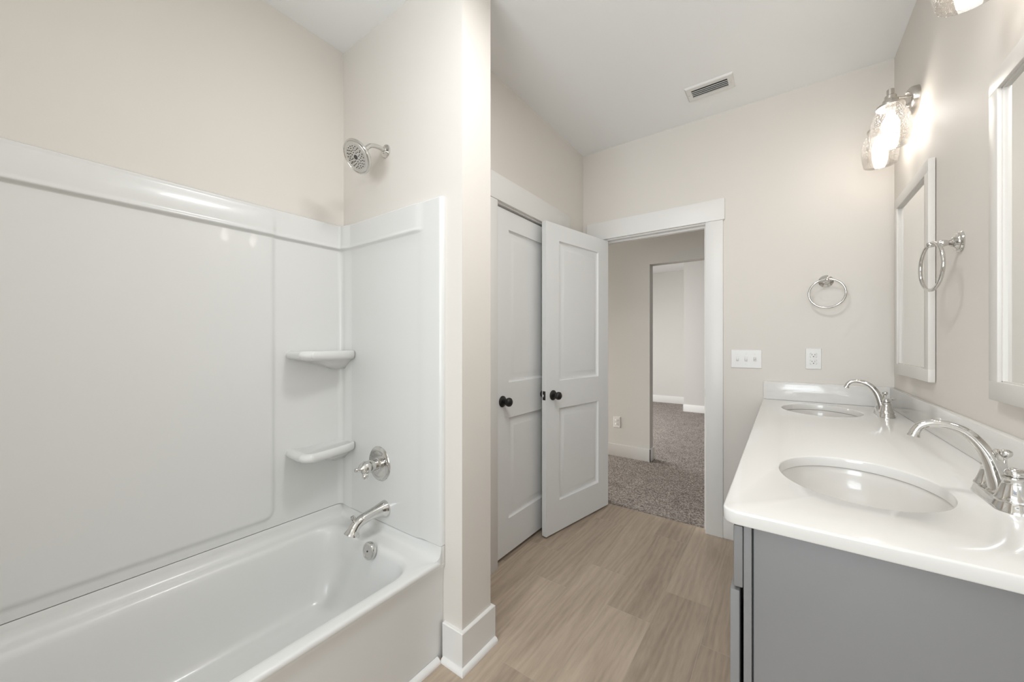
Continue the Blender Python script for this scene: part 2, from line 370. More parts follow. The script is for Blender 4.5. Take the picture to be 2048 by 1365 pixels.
# ------------------------------------------------------------------ DOORS
def panel_door(b, wd, z0, z1, panels, th=.035):
    def face(y, sgn):
        # frame strips
        xs0, xs1 = panels[0][0], panels[0][1]
        zs = sorted([p[2] for p in panels]+[p[3] for p in panels])
        t = bmesh.new()
        def quad(x0, x1, za, zb):
            t.faces.new([t.verts.new(p) for p in ((x0, y, za), (x1, y, za), (x1, y, zb), (x0, y, zb))])
        quad(0, xs0, z0, z1); quad(xs1, wd, z0, z1)
        lo = z0
        for p in panels: quad(xs0, xs1, lo, p[2]); lo = p[3]
        quad(xs0, xs1, lo, z1)
        for x0, x1, za, zb in panels:
            prof = [(0, 0), (.003, -.006), (.009, -.012), (.016, -.0135), (.050, -.003), (.056, -.003)]
            R = [[(x0+i, y+sgn*d, za+i), (x1-i, y+sgn*d, za+i), (x1-i, y+sgn*d, zb-i), (x0+i, y+sgn*d, zb-i)] for i, d in prof]
            V = [[t.verts.new(p) for p in r] for r in R]
            for a, c in zip(V, V[1:]):
                for i in range(4): t.faces.new((a[i], a[(i+1) % 4], c[(i+1) % 4], c[i]))
            t.faces.new(V[-1])
        bmesh.ops.remove_doubles(t, verts=t.verts, dist=1e-5)
        t.normal_update()
        for f in t.faces:
            if f.normal.y*sgn < 0: f.normal_flip()
        b._merge(t)
    face(0, 1); face(-th, -1)
    t = bmesh.new()
    for p in (((0, 0, z0), (0, 0, z1), (0, -th, z1), (0, -th, z0)), ((wd, 0, z0), (wd, -th, z0), (wd, -th, z1), (wd, 0, z1)),
              ((0, 0, z1), (wd, 0, z1), (wd, -th, z1), (0, -th, z1)), ((0, 0, z0), (0, -th, z0), (wd, -th, z0), (wd, 0, z0))):
        t.faces.new([t.verts.new(q) for q in p])
    b._merge(t)
    return b
KNOB = [(0, 0), (.0325, 0), (.0325, .004), (.029, .008), (.018, .012), (.0115, .014), (.0105, .022), (.012, .028), (.019, .032), (.0245, .039), (.026, .047), (.0245, .055), (.018, .061), (.009, .0635), (0, .064)]
PAN = lambda wd: [(.131, wd-.131, .212, .820), (.131, wd-.131, 1.003, 1.924)]
# entry door, open into the room: local +X from the hinge to the free edge, local +Y the face seen here
ang = math.atan2(-.98265, -.18545)
d1 = thing('door_1', (-1.0946, 2.7689, 0), 'white two panel door standing open into the bathroom', 'door', kind='structure', rz=ang)
b = panel_door(MB(), .7166, .012, 2.031, PAN(.7166)); b.build('door_leaf', M['door'], d1, local=True)
for sgn, nm in ((1, 'front'), (-1, 'back')):
    b = MB(); mt = Matrix.Translation((.650, 0 if sgn > 0 else -.035, .912)) @ rot_to((0, sgn, 0)); b.lathe(KNOB, 36, mt)
    b.build('door_knob', M['black'], d1, local=True)
b = MB(); b.box(.7160, .7176, -.0295, -.0055, .884, .941, bev=.0006); lp = b.build('latch_plate', M['black'], d1, local=True)
b = MB(); b.box(.7166, .727, -.0225, -.0125, .904, .921, bev=.003); b.build('latch_bolt', M['chrome'], lp, local=True)
for z in (.22, 1.02, 1.83):
    b = MB(); b.tube([(-.004, -.039, z-.045), (-.004, -.039, z+.045)], .006, 12); b.box(-.001, -.0002, -.034, -.004, z-.044, z+.044); b.build('hinge', M['black'], d1, local=True)
# closet door, shut
d2 = thing('door_2', (XC-.010, CY1-.006, 0), 'white two panel closet door, shut, beside the stub wall', 'door', kind='structure', rz=-PI/2)
WC = CY1-CY0-.012
b = panel_door(MB(), WC, .022, 2.024, [(.131, WC-.131, .222, .812), (.131, WC-.131, 1.020, 1.914)]); b.build('door_leaf', M['door'], d2, local=True)
b = MB(); b.lathe(KNOB, 36, Matrix.Translation((WC-.070, 0, .915)) @ rot_to((0, 1, 0))); b.build('door_knob', M['black'], d2, local=True)
# strike plate on the jamb
b = MB(); b.box(DX1-.0062, DX1-.0045, YB+.004, YB+.028, .892, .950, bev=.0005); tag(b.build('strike_plate', M['black']), 'small dark strike plate on the right doorway jamb', 'strike plate')

# ------------------------------------------------------------------ BATHTUB
tub = thing('bathtub', (-1.46, .29, 0), 'white alcove bathtub with a flat front apron', 'bathtub')
y0, y1 = -.468, 1.037
xb, xf = XL+.031, -1.092
def tub_ring(i, zw, zf, xfr, ins):
    r = rrect(xb+ins, xfr, y0+ins, y1-ins, .0015, 0, 8, 10)
    out = []
    for x, y, _ in r:
        f = 1 if (x > xfr-.0004 and y0+ins+.001 < y < y1-ins-.001) else 0
        zq = zw
        if y > y1-ins-.002: zq -= (.012*smooth(XL+.05, XL+.11, x)-.010*smooth(-1.26, -1.19, x))*max(0, zw-.394)/.053
        out.append((x, y, zf if f else zq))
    return out
rings = [tub_ring(0, .447, .368, xf-.004, -.012), tub_ring(0, .447, .372, xf-.002, 0), tub_ring(1, .444, .376, xf-.0005, .0016), tub_ring(1, .428, .380, xf, .004), tub_ring(2, .410, .386, xf-.001, .009), tub_ring(3, .399, .3905, xf-.005, .017), tub_ring(4, .394, .3925, xf-.011, .027)]
ix0, ix1, iy0, iy1 = -1.757, -1.139, -.395, .964
def ir(ins, z, r, e=0): return rrect(ix0+ins, ix1-ins, iy0+ins+e, iy1-ins, r, z, 8, 10)
rings += [ir(-.012, .3925, .122), ir(0, .391, .11), ir(.006, .388, .106), ir(.013, .380, .102), ir(.018, .366, .10), ir(.030, .28, .095, .03), ir(.046, .18, .09, .09), ir(.060, .115, .085, .14), ir(.085, .086, .08, .17), ir(.130, .076, .07, .2), ir(.22, .073, .05, .25)]
b = MB(); b.loft(rings, False, True); b.build('tub_shell', M['acrylic'], tub, angle=60)
b = MB(); b.prism([(xf-.001, .376), (xf-.003, .362), (xf-.009, .345), (xf-.012, .30), (xf-.013, 0), (xf-.05, 0), (xf-.05, .376)], 'y', y0, YS-.001)
b.box(xf-.05, xf-.002, YS-.022, YS-.001, .36, .446, bev=.002)
b.build('apron', M['acrylic'], tub)
b = MB(); mt = Matrix.Translation((-1.418, .938, .372)) @ rot_to((0, -1, .16))
b.lathe([(0, -.004), (.033, -.004), (.0355, .002), (.0355, .012), (.0335, .0155), (.026, .0168), (.0255, .0158), (0, .0163)], 40, mt); ov = b.build('overflow_plate', M['chrome'], tub)
b = MB(); b.lathe([(0, .016), (.0038, .016), (.0034, .0178), (0, .018)], 12, mt); b.build('screw', M['nozzle'], ov)
b = MB(); b.lathe([(.0, 0), (.036, 0), (.034, .004), (.020, .004), (.018, .002), (0, .002)], 32, Matrix.Translation((-1.45, .70, .0735))); b.build('drain', M['chrome'], tub)

# ------------------------------------------------------------------ SHOWER SURROUND (one panel bent along the walls)
sur = thing('shower_surround', (XL+.03, YS-.03, .449), 'glossy white shower wall surround with two corner shelves above the bathtub', 'shower surround')
RF = .055
ya, xe = -.44, -1.094
L1 = (YS-RF)-ya; LA = RF*PI/2; L2 = xe-(XL+RF)
def base(s):          # point and inward normal on the wall path
    if s < L1: return (XL, ya+s), (1, 0)
    if s < L1+LA:
        a = (s-L1)/RF; c = (XL+RF, YS-RF)
        return (c[0]-RF*math.cos(a), c[1]+RF*math.sin(a)), (math.cos(a), -math.sin(a))
    return (XL+RF+(s-L1-LA), YS), (0, -1)
def sd_rr(px, py, x0, x1, y0_, y1_, r):
    qx = abs(px-(x0+x1)/2)-(x1-x0)/2+r; qy = abs(py-(y0_+y1_)/2)-(y1_-y0_)/2+r
    return math.hypot(max(qx, 0), max(qy, 0))+min(max(qx, qy), 0)-r
Z0, Z1 = .4500, 1.834
def thick(s, z):
    d = .031
    if s < L1+.01:
        y = ya+s
        d += .009*(1-smooth(-.010, .012, sd_rr(0, z, -1, 1, .492, 1.80, .02) if y < .45 else sd_rr(y, z, -2, .713, .492, 1.80, .035)))
        band = .013
    else:
        band = .013
    if s > L1+LA:
        t = s-L1-LA; x = XL+RF+t
        k = smooth(0, .06, t)
        d -= .011*k                                # end panel face
        side = smooth(-1.245, -1.195, x)
        d += .003*side
        band = (.013-.003*k)*(1-side)
    bz = smooth(1.706, 1.718, z)
    lip = math.exp(-((z-1.720)/.007)**2)*.0022
    d += band*bz+lip*(band/.009)
    d -= .010*smooth(Z1-.008, Z1, z)**2
    if s > L1+LA+L2-.010: d -= .006*smooth(L1+LA+L2-.010, L1+LA+L2, s)**2
    return d
ss = [0, .2, .4, .6, .75]+[.9+.012*i for i in range(0, 20)]
ss = [i*.05 for i in range(23)]+[1.12+.006*i for i in range(12)]+[1.2+.02*i for i in range(1, 14)]
ss = sorted(set(round(v, 4) for v in ss if v < L1-.003))
ss += [L1+LA*i/12 for i in range(13)]+[L1+LA+.004+.01*i for i in range(9)]
t0 = L1+LA+.1
while t0 < L1+LA+L2-.012: ss.append(t0); t0 += .0125
ss += [L1+LA+L2-v for v in (.010, .007, .004, .002, 0)]
zz = [Z0]+[.46+.006*i for i in range(12)]+[.56+.1*i for i in range(12)]+[1.69]+[1.696+.002*i for i in range(17)]+[1.730, 1.732, 1.734, 1.736, 1.738, 1.740, 1.742, 1.76, 1.80, 1.815]+[1.82+.002*i for i in range(8)]
zz = sorted(set(round(v, 4) for v in zz if v <= Z1))
def col_pts(s, bottom=None):
    (px, py), (nx, ny) = base(s)
    out = []
    dz0 = -.012*smooth(0, .05, s-L1-LA)+.010*smooth(-1.26, -1.19, px) if s > L1+LA else 0
    out.append((px+nx*.006, py+ny*.006, Z0+dz0))
    for z in zz:
        d = thick(s, z)
        zb = z
        if z == zz[0]: zb = Z0+dz0
        out.append((px+nx*d, py+ny*d, zb))
    out.append((px+nx*.0005, py+ny*.0005, Z1))
    return out
k = next(i for i, s in enumerate(ss) if s > L1+LA+.05)
b = MB(); b.loft([col_pts(s) for s in ss[:k+1]], closed=False); b.build('back_panel', M['acrylic'], sur, angle=80)
last = col_pts(ss[-1]); ret = [(p[0], YS-.0005, p[2]) for p in last]
b = MB(); b.loft([col_pts(s) for s in ss[k:]]+[ret], closed=False); b.build('end_panel', M['acrylic'], sur, angle=60)
for o in sur.children:                           # normals towards the room
    me = o.data; cen = Vector((-1.3, .3, 1.1))-W[sur.name]
    if sum((cen-p.center).dot(p.normal)*p.area for p in me.polygons) < 0: me.flip_normals()
def shelf(zt):
    cx_, cy_ = XL+.028, YS-.02
    out = [(cx_, .766), (cx_+.03, .763)]
    xo, yo, rr = -1.632, .760, .045
    out += [(xo-rr+rr*math.sin(a*PI/16)-.0*a, yo+rr-rr*math.cos(a*PI/16)) for a in range(0, 9)]
    out += [(xo-.012, .88), (xo-.030, .97), (-1.684, cy_-.012), (-1.70, cy_)]
    poly = spline([(x, y, 0) for x, y in out], 3)
    def ring(ins, z): f = 1-ins/.19; return [(cx_+(p.x-cx_)*f, cy_+(p.y-cy_)*f, z) for p in poly]+[(cx_, cy_, z)]
    R = [ring(.14, zt-.005), ring(.032, zt-.006), ring(.026, zt-.002), ring(.016, zt), ring(.008, zt-.002), ring(.002, zt-.010), ring(0, zt-.020), ring(.003, zt-.031), ring(.012, zt-.039), ring(.030, zt-.043), ring(.065, zt-.05), ring(.10, zt-.066), ring(.14, zt-.09)]
    b = MB(); b.loft(R, True, True); b.build('corner_shelf', M['acrylic'], sur, angle=70)
shelf(1.215); shelf(.772)

# ------------------------------------------------------------------ SHOWER FITTINGS
sh = thing('overhead_shower', (-1.475, YS, 2.135), 'chrome round shower head on a bent arm above the tub', 'shower head')
b = MB(); b.lathe([(0, 0), (.030, 0), (.0305, .003), (.028, .007), (.018, .010), (.0145, .012), (.013, .017), (0, .017)], 36, Matrix.Translation((-1.475, YS, 2.127)) @ rot_to((0, -1, 0))); b.build('wall_flange', M['chrome'], sh)
arm = spline([(-1.475, YS-.002, 2.127), (-1.475, YS-.045, 2.130), (-1.475, YS-.080, 2.120), (-1.475, YS-.105, 2.095)], 6)
b = MB(); b.tube(arm, .0095, 16); b.build('shower_arm', M['chrome'], sh)
hn = Vector((.03, -.80, -.60)).normalized()
hc = Vector((-1.475, .912, 2.046))
mt = Matrix.Translation(hc) @ rot_to(hn)
b = MB(); b.lathe([(0, -.052), (.014, -.052), (.0165, -.046), (.0165, -.038), (.021, -.030), (.045, -.020), (.064, -.012), (.070, -.004), (.0715, .003), (.0700, .007), (.0655, .0085), (.0635, .0065), (0, .0065)], 48, mt)
b.tube([arm[-1], hc-hn*.05], .011, 14)
hd = b.build('head', M['chrome'], sh)
b = MB(); b.lathe([(0, .0066), (.0630, .0066), (.061, .0085), (.0525, .0085), (.0520, .0078), (.0510, .0085), (0, .0095)], 48, mt); fp = b.build('face_plate', M['facep'], sh)
b = MB()
b.lathe([(0, .009), (.0095, .009), (.0088, .0115), (0, .012)], 20, mt)
for rr, nn, ph in ((.0185, 8, 0), (.0275, 14, .1), (.036, 14, .33), (.044, 20, .05)):
    for i in range(nn):
        a = 2*PI*i/nn+ph; b.lathe([(0, .0085), (.0019, .0085), (.0016, .0118), (0, .012)], 8, mt @ Matrix.Translation((rr*math.cos(a), rr*math.sin(a), 0)))
b.build('spray_nozzles', M['nozzle'], sh)

va = thing('shower_valve', (-1.495, YS-.02, .70), 'chrome round shower valve with a pointed lever handle, above the tub spout', 'shower valve')
mt = Matrix.Translation((-1.495, YS-.020, .700)) @ rot_to((0, -1, 0))
b = MB(); b.lathe([(0, 0), (.0775, 0), (.0785, .003), (.076, .006), (.066, .0095), (.058, .0105), (.0575, .0095), (.050, .011), (.036, .015), (0, .016)], 56, mt); b.build('escutcheon', M['chrome'], va)
b = MB(); b.lathe([(0, .012), (.029, .012), (.0295, .016), (.025, .019), (.0245, .046), (.027, .049), (.027, .053), (.0215, .056), (.0215, .064), (0, .064)], 36, mt); b.build('valve_body', M['chrome'], va)
b = MB(); b.lathe([(0, .062), (.0275, .062), (.0285, .068), (.0285, .074), (.025, .086), (.016, .098), (.0075, .104), (.0065, .108), (.0095, .112), (.0105, .117), (.008, .122), (0, .124)], 36, mt)
p = mt @ Vector((0, 0, .080))
e = p+Vector((.040, -.020, -.022))
b.tube(spline([p+Vector((.006, -.004, -.004)), p+Vector((.022, -.014, -.013)), e], 6), [.010]*6+[.009]*6+[.0115], 14)
b.lathe([(0, -.0125), (.008, -.0105), (.012, -.004), (.012, .004), (.008, .0105), (0, .0125)], 16, Matrix.Translation(e))
b.build('lever_handle', M['chrome'], va)

spt = thing('tub_spout', (-1.455, YS-.02, .505), 'chrome tub spout with a diverter knob, below the shower valve', 'tub spout')
ctr = spline([(-1.455, YS-.019, .505), (-1.455, YS-.045, .507), (-1.455, .955, .504), (-1.455, .910, .494), (-1.455, .888, .478), (-1.455, .873, .450)], 6)
n = len(ctr)
def rs(t):
    if t < .4: return .038-.016*smooth(0, .4, t)
    return .022+.002*smooth(.7, 1, t)+.008*smooth(.85, 1, t)
b = MB(); b.tube(ctr, [rs(i/(n-1)) for i in range(n)], 28); b.build('spout_body', M['chrome'], spt, angle=50)
kp = Vector((-1.455, .884, .503))
b = MB(); b.lathe([(0, -.012), (.005, -.012), (.0045, .004), (.0065, .008), (.010, .014), (.0105, .019), (.008, .025), (0, .028)], 20, Matrix.Translation(kp) @ rot_to((0, -.25, .97))); b.build('diverter_knob', M['chrome'], spt)

# ------------------------------------------------------------------ VANITY
van = thing('vanity_cabinet', (.19, 1.83, 0), 'long grey painted vanity cabinet under the white double sink top', 'vanity')
ZT = .886
b = MB(); b.box(-.0535, XR-.002, .925, .940, .085, ZT-.001); b.box(-.0535, XR-.002, YB-.018, YB-.002, .085, ZT-.001); b.box(-.0535, XR-.002, .94, YB-.018, .085, .101); b.box(XR-.010, XR-.002, .94, YB-.018, .101, .70); b.box(.0, .016, .935, YB-.002, 0, .085)
b.build('carcass', M['grey'], van)
b = MB(); b.box(-.0505, XR-.002, .904, .922, 0, ZT-.0005, bev=.0015); b.build('side_panel', M['grey'], van)
b = MB()
b.box(-.0675, -.0535, .900, .945, 0, ZT-.001, bev=.001); b.box(-.0675, -.0535, YB-.045, YB-.002, 0, ZT-.001, bev=.001)
for yc in (1.50, 2.14): b.box(-.0675, -.0535, yc-.02, yc+.02, .1, ZT-.001, bev=.001)
b.box(-.0675, -.0535, .945, YB-.045, .845, ZT-.001); b.box(-.0675, -.0535, .945, YB-.045, .735, .765); b.box(-.0675, -.0535, .945, YB-.045, .085, .12)
b.build('face_frame', M['grey'], van)
def front(name, ya_, yb_, za, zb, x0, x1, shaker=True):
    b = MB()
    if shaker:
        f = .055
        b.box(x0, x1, ya_, ya_+f, za, zb, bev=.002); b.box(x0, x1, yb_-f, yb_, za, zb, bev=.002)
        b.box(x0, x1, ya_+f-.002, yb_-f+.002, za, za+f, bev=.002); b.box(x0, x1, ya_+f-.002, yb_-f+.002, zb-f, zb, bev=.002)
        b.box(x0+.008, x1-.002, ya_+f-.004, yb_-f+.004, za+f-.004, zb-f+.004)
    else: b.box(x0, x1, ya_, yb_, za, zb, bev=.003)
    return b.build(name, M['grey'], van)
front('false_front', .901, 1.488, .7465, .873, -.0855, -.0685, False)
front('drawer_front', 1.512, 2.128, .7465, .873, -.0855, -.0685, False)
front('false_front', 2.152, YB-.012, .7465, .873, -.0855, -.0685, False)
front('cabinet_door', .901, 1.192, .10, .7395, -.0915, -.0745); front('cabinet_door', 1.197, 1.488, .10, .7395, -.0885, -.0695)
front('drawer_front', 1.512, 2.128, .43, .7395, -.0875, -.0695); front('drawer_front', 1.512, 2.128, .10, .424, -.0875, -.0695)
front('cabinet_door', 2.152, 2.447, .10, .7395, -.0875, -.0695); front('cabinet_door', 2.452, YB-.012, .10, .7395, -.0875, -.0695)

SINKS = [(.1465, 1.258), (.1465, 2.440)]
SA, SB = .158, .197
top = thing('double_sink_worktop', (.18, 1.815, ZT), 'white quartz double sink worktop with backsplashes', 'worktop')
NE = 64
def ell(cx_, cy_, a, b_, z): return [(cx_+a*math.cos(2*PI*i/NE), cy_+b_*math.sin(2*PI*i/NE), z) for i in range(NE)]
def outl(ins, z):
    # near front corner rounded, others square
    x0, x1, ya_, yb_ = XCT+ins, XR-.0005, YC+ins, YB-.0005
    r = .028-ins; pts = [(x1, ya_), (x1, yb_), (x0, yb_)]
    pts += [(x0+r-r*math.cos(a*PI/20), ya_+r-r*math.sin(a*PI/20)) for a in range(0, 11)]
    return [(x, y, z) for x, y in pts]
t = bmesh.new()
def fill(z, ins, hins):
    loops = [outl(ins, z)]+[ell(cx_, cy_, SA+hins, SB+hins, z) for cx_, cy_ in SINKS]
    E = []
    for lp_ in loops:
        vs = [t.verts.new(p) for p in lp_]
        E += [t.edges.new((vs[i], vs[(i+1) % len(vs)])) for i in range(len(vs))]
    bmesh.ops.triangle_fill(t, edges=E, use_beauty=True, use_dissolve=False)
fill(HC, .004, .0025); fill(ZT, .002, .0)
bmesh.ops.recalc_face_normals(t, faces=t.faces)
for f in t.faces:
    if (f.calc_center_median().z > .9) != (f.normal.z > 0): f.normal_flip()
b = MB(); b._merge(t)
b.loft([outl(.004, HC), outl(.002, HC-.0006), outl(.0006, HC-.002), outl(0, HC-.004), outl(0, ZT+.003), outl(.0008, ZT+.001), outl(.002, ZT)])
for cx_, cy_ in SINKS: b.loft([ell(cx_, cy_, SA+.0025, SB+.0025, HC), ell(cx_, cy_, SA+.0007, SB+.0007, HC-.0008), ell(cx_, cy_, SA, SB, HC-.003), ell(cx_, cy_, SA, SB, ZT)][::-1])
bmesh.ops.remove_doubles(b.bm, verts=b.bm.verts, dist=1e-5)
b.build('slab', M['quartz'], top, angle=50)
b = MB(); b.box(XCT+.001, XR-.001, YB-.0205, YB-.0005, HC+.0005, 1.019, bev=.002); b.build('backsplash', M['quartz'], top)
b = MB(); b.box(XR-.0205, XR-.0005, YC+.001, YB-.021, HC+.0005, 1.0185, bev=.002); b.build('side_splash', M['quartz'], top)

def sink(name, cx_, cy_, label):
    s = thing(name, (cx_, cy_, ZT-.15), label, 'sink', 'undermount sinks in the white worktop')
    def er(f, z): return ell(cx_, cy_, (SA+.004)*f, (SB+.004)*f, z)
    b = MB(); b.loft([er(1.06, ZT-.0025), er(1.0, ZT-.0018), er(.995, ZT-.004), er(.985, ZT-.02), er(.955, ZT-.05), er(.90, ZT-.082), er(.80, ZT-.108), er(.62, ZT-.127), er(.40, ZT-.136), er(.14, ZT-.140)], False, True)
    o = b.build('basin', M['porcelain'], s, angle=80)
    cen = Vector((0, 0, .3))
    if sum((cen-p.center).dot(p.normal)*p.area for p in o.data.polygons) < 0: o.data.flip_normals()
    b = MB(); b.loft([er(1.012, ZT-.0019), er(1.012, ZT-.0006)]); b.build('rim_seal', M['caulk'], s)
    b = MB(); b.lathe([(0, 0), (.022, 0), (.0215, .003), (.016, .004), (.0155, .002), (.012, .002), (.012, .006), (0, .0075)], 28, Matrix.Translation((cx_, cy_, ZT-.1405))); b.build('drain', M['chrome'], s)
    return s
s1 = sink('sink', *SINKS[0], 'oval white sink nearest the camera, set into the worktop')
dup(s1, (SINKS[1][0], SINKS[1][1], ZT-.15), 'oval white sink nearest the doorway wall, set into the worktop')

# ---- faucets
fa = thing('faucet', (.375, 1.257, HC), 'chrome two handle faucet at the sink nearest the camera', 'faucet', 'chrome faucets on the worktop')
def stad(hx, hy, z):
    pts = []
    for i in range(17): a = -PI/2+PI*i/16; pts.append((-hx*math.sin(a)*-1, 0))
    out = []
    for i in range(13): a = PI*i/12; out.append((hx*math.cos(a), hy-hx+hx*math.sin(a), z))
    for i in range(13): a = PI+PI*i/12; out.append((hx*math.cos(a), -(hy-hx)+hx*math.sin(a), z))
    return out
b = MB(); b.loft([stad(.029, .086, 0), stad(.029, .086, .003), stad(.0275, .0845, .006), stad(.0255, .0825, .014), stad(.0235, .0805, .019), stad(.020, .077, .0205)], True, True); b.build('base_plate', M['chrome'], fa, local=True)
sp_ = spline([(-.002, 0, .017), (-.008, 0, .045), (-.016, 0, .078), (-.027, 0, .108), (-.046, 0, .135), (-.069, 0, .150), (-.097, 0, .1545), (-.119, 0, .147), (-.1285, 0, .133), (-.1315, 0, .121)], 5)
n = len(sp_)
def rsp(t): return .0165-.0045*smooth(0, .25, t)-.0035*smooth(.25, .7, t)+.0012*smooth(.85, .95, t)+.002*smooth(.95, 1, t)
b = MB(); b.tube(sp_, [rsp(i/(n-1)) for i in range(n)], 24)
b.lathe([(0, .018), (.020, .018), (.0205, .021), (.018, .024), (.0165, .026), (0, .026)], 32, Matrix.Translation((-.003, 0, 0)))
# shoulder behind the spout that holds the lift rod
b.loft([[(x, y*.011, z) for x, y in ((-.006+dx, .9), (.010+dx, .6), (.014+dx, 0), (.010+dx, -.6), (-.006+dx, -.9))] for z, dx in ((.02, .004), (.05, .001), (.075, -.006), (.088, -.013))], True, True)
b.build('spout', M['chrome'], fa, local=True, angle=50)
for sg in (-1, 1):
    b = MB(); mt = Matrix.Translation((0, sg*.051, 0))
    b.lathe([(0, .018), (.0265, .018), (.0275, .021), (.0265, .0245), (.0245, .027), (.0215, .036), (.0175, .050), (.0155, .060), (.0165, .062), (.0175, .0645), (.0165, .067), (.0105, .069), (.010, .071), (0, .071)], 32, mt)
    b.lathe([(0, .069), (.0125, .069), (.0135, .073), (.012, .079), (.0075, .084), (0, .086)], 24, mt)
    lv = spline([(0, sg*.051, .077), (.008, sg*.064, .081), (.016, sg*.080, .087), (.020, sg*.094, .090)], 5)
    b.tube(lv, [.0065]*6+[.0052]*5+[.0058]*4+[.0045], 14)
    b.build('lever_handle', M['chrome'], fa, local=True)
b = MB(); b.tube([(.004, 0, .06), (.004, 0, .098)], .0026, 10); b.lathe([(0, .094), (.004, .094), (.009, .099), (.0105, .103), (.0095, .108), (.005, .111), (0, .1115)], 20, Matrix.Translation((.004, 0, 0))); b.build('lift_rod', M['chrome'], fa, local=True)
dup(fa, (.375, 2.430, HC), 'chrome two handle faucet at the sink nearest the doorway wall')

# ------------------------------------------------------------------ MIRRORS
mi = thing('wall_mirror', (XR, 2.3625, 1.100), 'white framed wall mirror nearer the doorway wall, above the far sink', 'mirror', 'white framed mirrors over the vanity')
MW, MH = .545, .855
b = MB(); xf0, f = -.022, .050
for q in ((-MW/2, MW/2, 0, f), (-MW/2, MW/2, MH-f, MH)): b.box(xf0, -.002, q[0], q[1], q[2], q[3], bev=.0018)
for q in ((-MW/2, -MW/2+f), (MW/2-f, MW/2)): b.box(xf0, -.002, q[0], q[1], f-.002, MH-f+.002, bev=.0018)
i = f-.003
for q in ((-MW/2+i, MW/2-i, i, i+.006), (-MW/2+i, MW/2-i, MH-i-.006, MH-i)): b.box(-.014, -.006, q[0], q[1], q[2], q[3])
for q in ((-MW/2+i, -MW/2+i+.006), (MW/2-i-.006, MW/2-i)): b.box(-.014, -.006, q[0], q[1], i, MH-i)
b.build('mirror_frame', M['frame'], mi, local=True)
b = MB(); b.box(-.0095, -.005, -MW/2+f-.005, MW/2-f+.005, f-.005, MH-f+.005); b.build('mirror_glass', M['mirror'], mi, local=True)
dup(mi, (XR, 1.2925, 1.100), 'white framed wall mirror cut off by the picture edge, above the near sink')

# ------------------------------------------------------------------ VANITY LIGHTS
vl = thing('vanity_light', (XR, 2.3625, 2.305), 'two shade brushed nickel vanity light above the mirror by the doorway wall', 'wall light', 'two shade vanity lights')
def oval(hy, hz, x, n=40): return [(x, hy*math.cos(2*PI*i/n), hz*math.sin(2*PI*i/n)) for i in range(n)]
b = MB(); b.loft([oval(.082, .060, 0), oval(.082, .060, -.020), oval(.079, .057, -.026), oval(.074, .053, -.029)], True, True)
bp_ = b.build('back_plate', M['nickel'], vl, local=True)
for z in (-.028, .030):
    b = MB(); b.lathe([(0, 0), (.006, 0), (.006, .008), (.004, .012), (0, .012)], 14, Matrix.Translation((-.029, -.035, z)) @ rot_to((-1, 0, 0)))
    b.build('screw', M['nickel'], bp_, local=True)
LX, LS = -.097, .1085
b = MB(); b.tube([(LX, -LS, -.008), (LX, LS, -.008)], .0055, 14); b.tube([(-.025, 0, -.008), (LX, 0, -.008)], .007, 14); b.tube([(-.025, -.055, .004), (LX+.01, -LS+.012, -.004)], .0035, 10); b.tube([(-.025, .055, .004), (LX+.01, LS-.012, -.004)], .0035, 10)
b.build('arm', M['nickel'], vl, local=True)
for sg in (-1, 1):
    mt = Matrix.Translation((LX, sg*LS, 0))
    b = MB(); b.lathe([(0, .031), (.0105, .031), (.0125, .029), (.0125, .006), (.016, .005), (.019, .002), (.019, -.012), (.0235, -.013), (.0255, -.016), (.0255, -.034), (.043, -.036), (.0455, -.039), (.0455, -.046), (.0, -.046)], 36, mt)
    b.build('socket_cup', M['nickel'], vl, local=True)
    prof = [(.0435, -.048), (.0445, -.056), (.0485, -.064), (.0565, -.080), (.0625, -.102), (.0655, -.126), (.0665, -.148), (.0650, -.172), (.0615, -.194), (.0580, -.209)]
    inn = [(r-.0022, z) for r, z in prof[::-1]]
    b = MB(); b.loft([[tuple(mt @ Vector((r*math.cos(2*PI*i/44), r*math.sin(2*PI*i/44), z))) for i in range(44)] for r, z in prof+inn+[prof[0]]]); b.build('glass_shade', M['glass'], vl, local=True, angle=80)
    b = MB(); b.lathe([(0, -.046), (.016, -.046), (.0165, -.066), (.0145, -.072), (0, -.072)], 24, mt); b.build('lamp_holder', M['plastic'], vl, local=True)
    b = MB(); b.lathe([(0, -.072), (.013, -.072), (.0145, -.080), (.022, -.094), (.028, -.112), (.0295, -.130), (.026, -.147), (.017, -.158), (0, -.163)], 28, mt); b.build('bulb', M['bulb'], vl, local=True)
dup(vl, (XR, 1.2925, 2.305), 'two shade vanity light over the near mirror, only a glass rim in view')

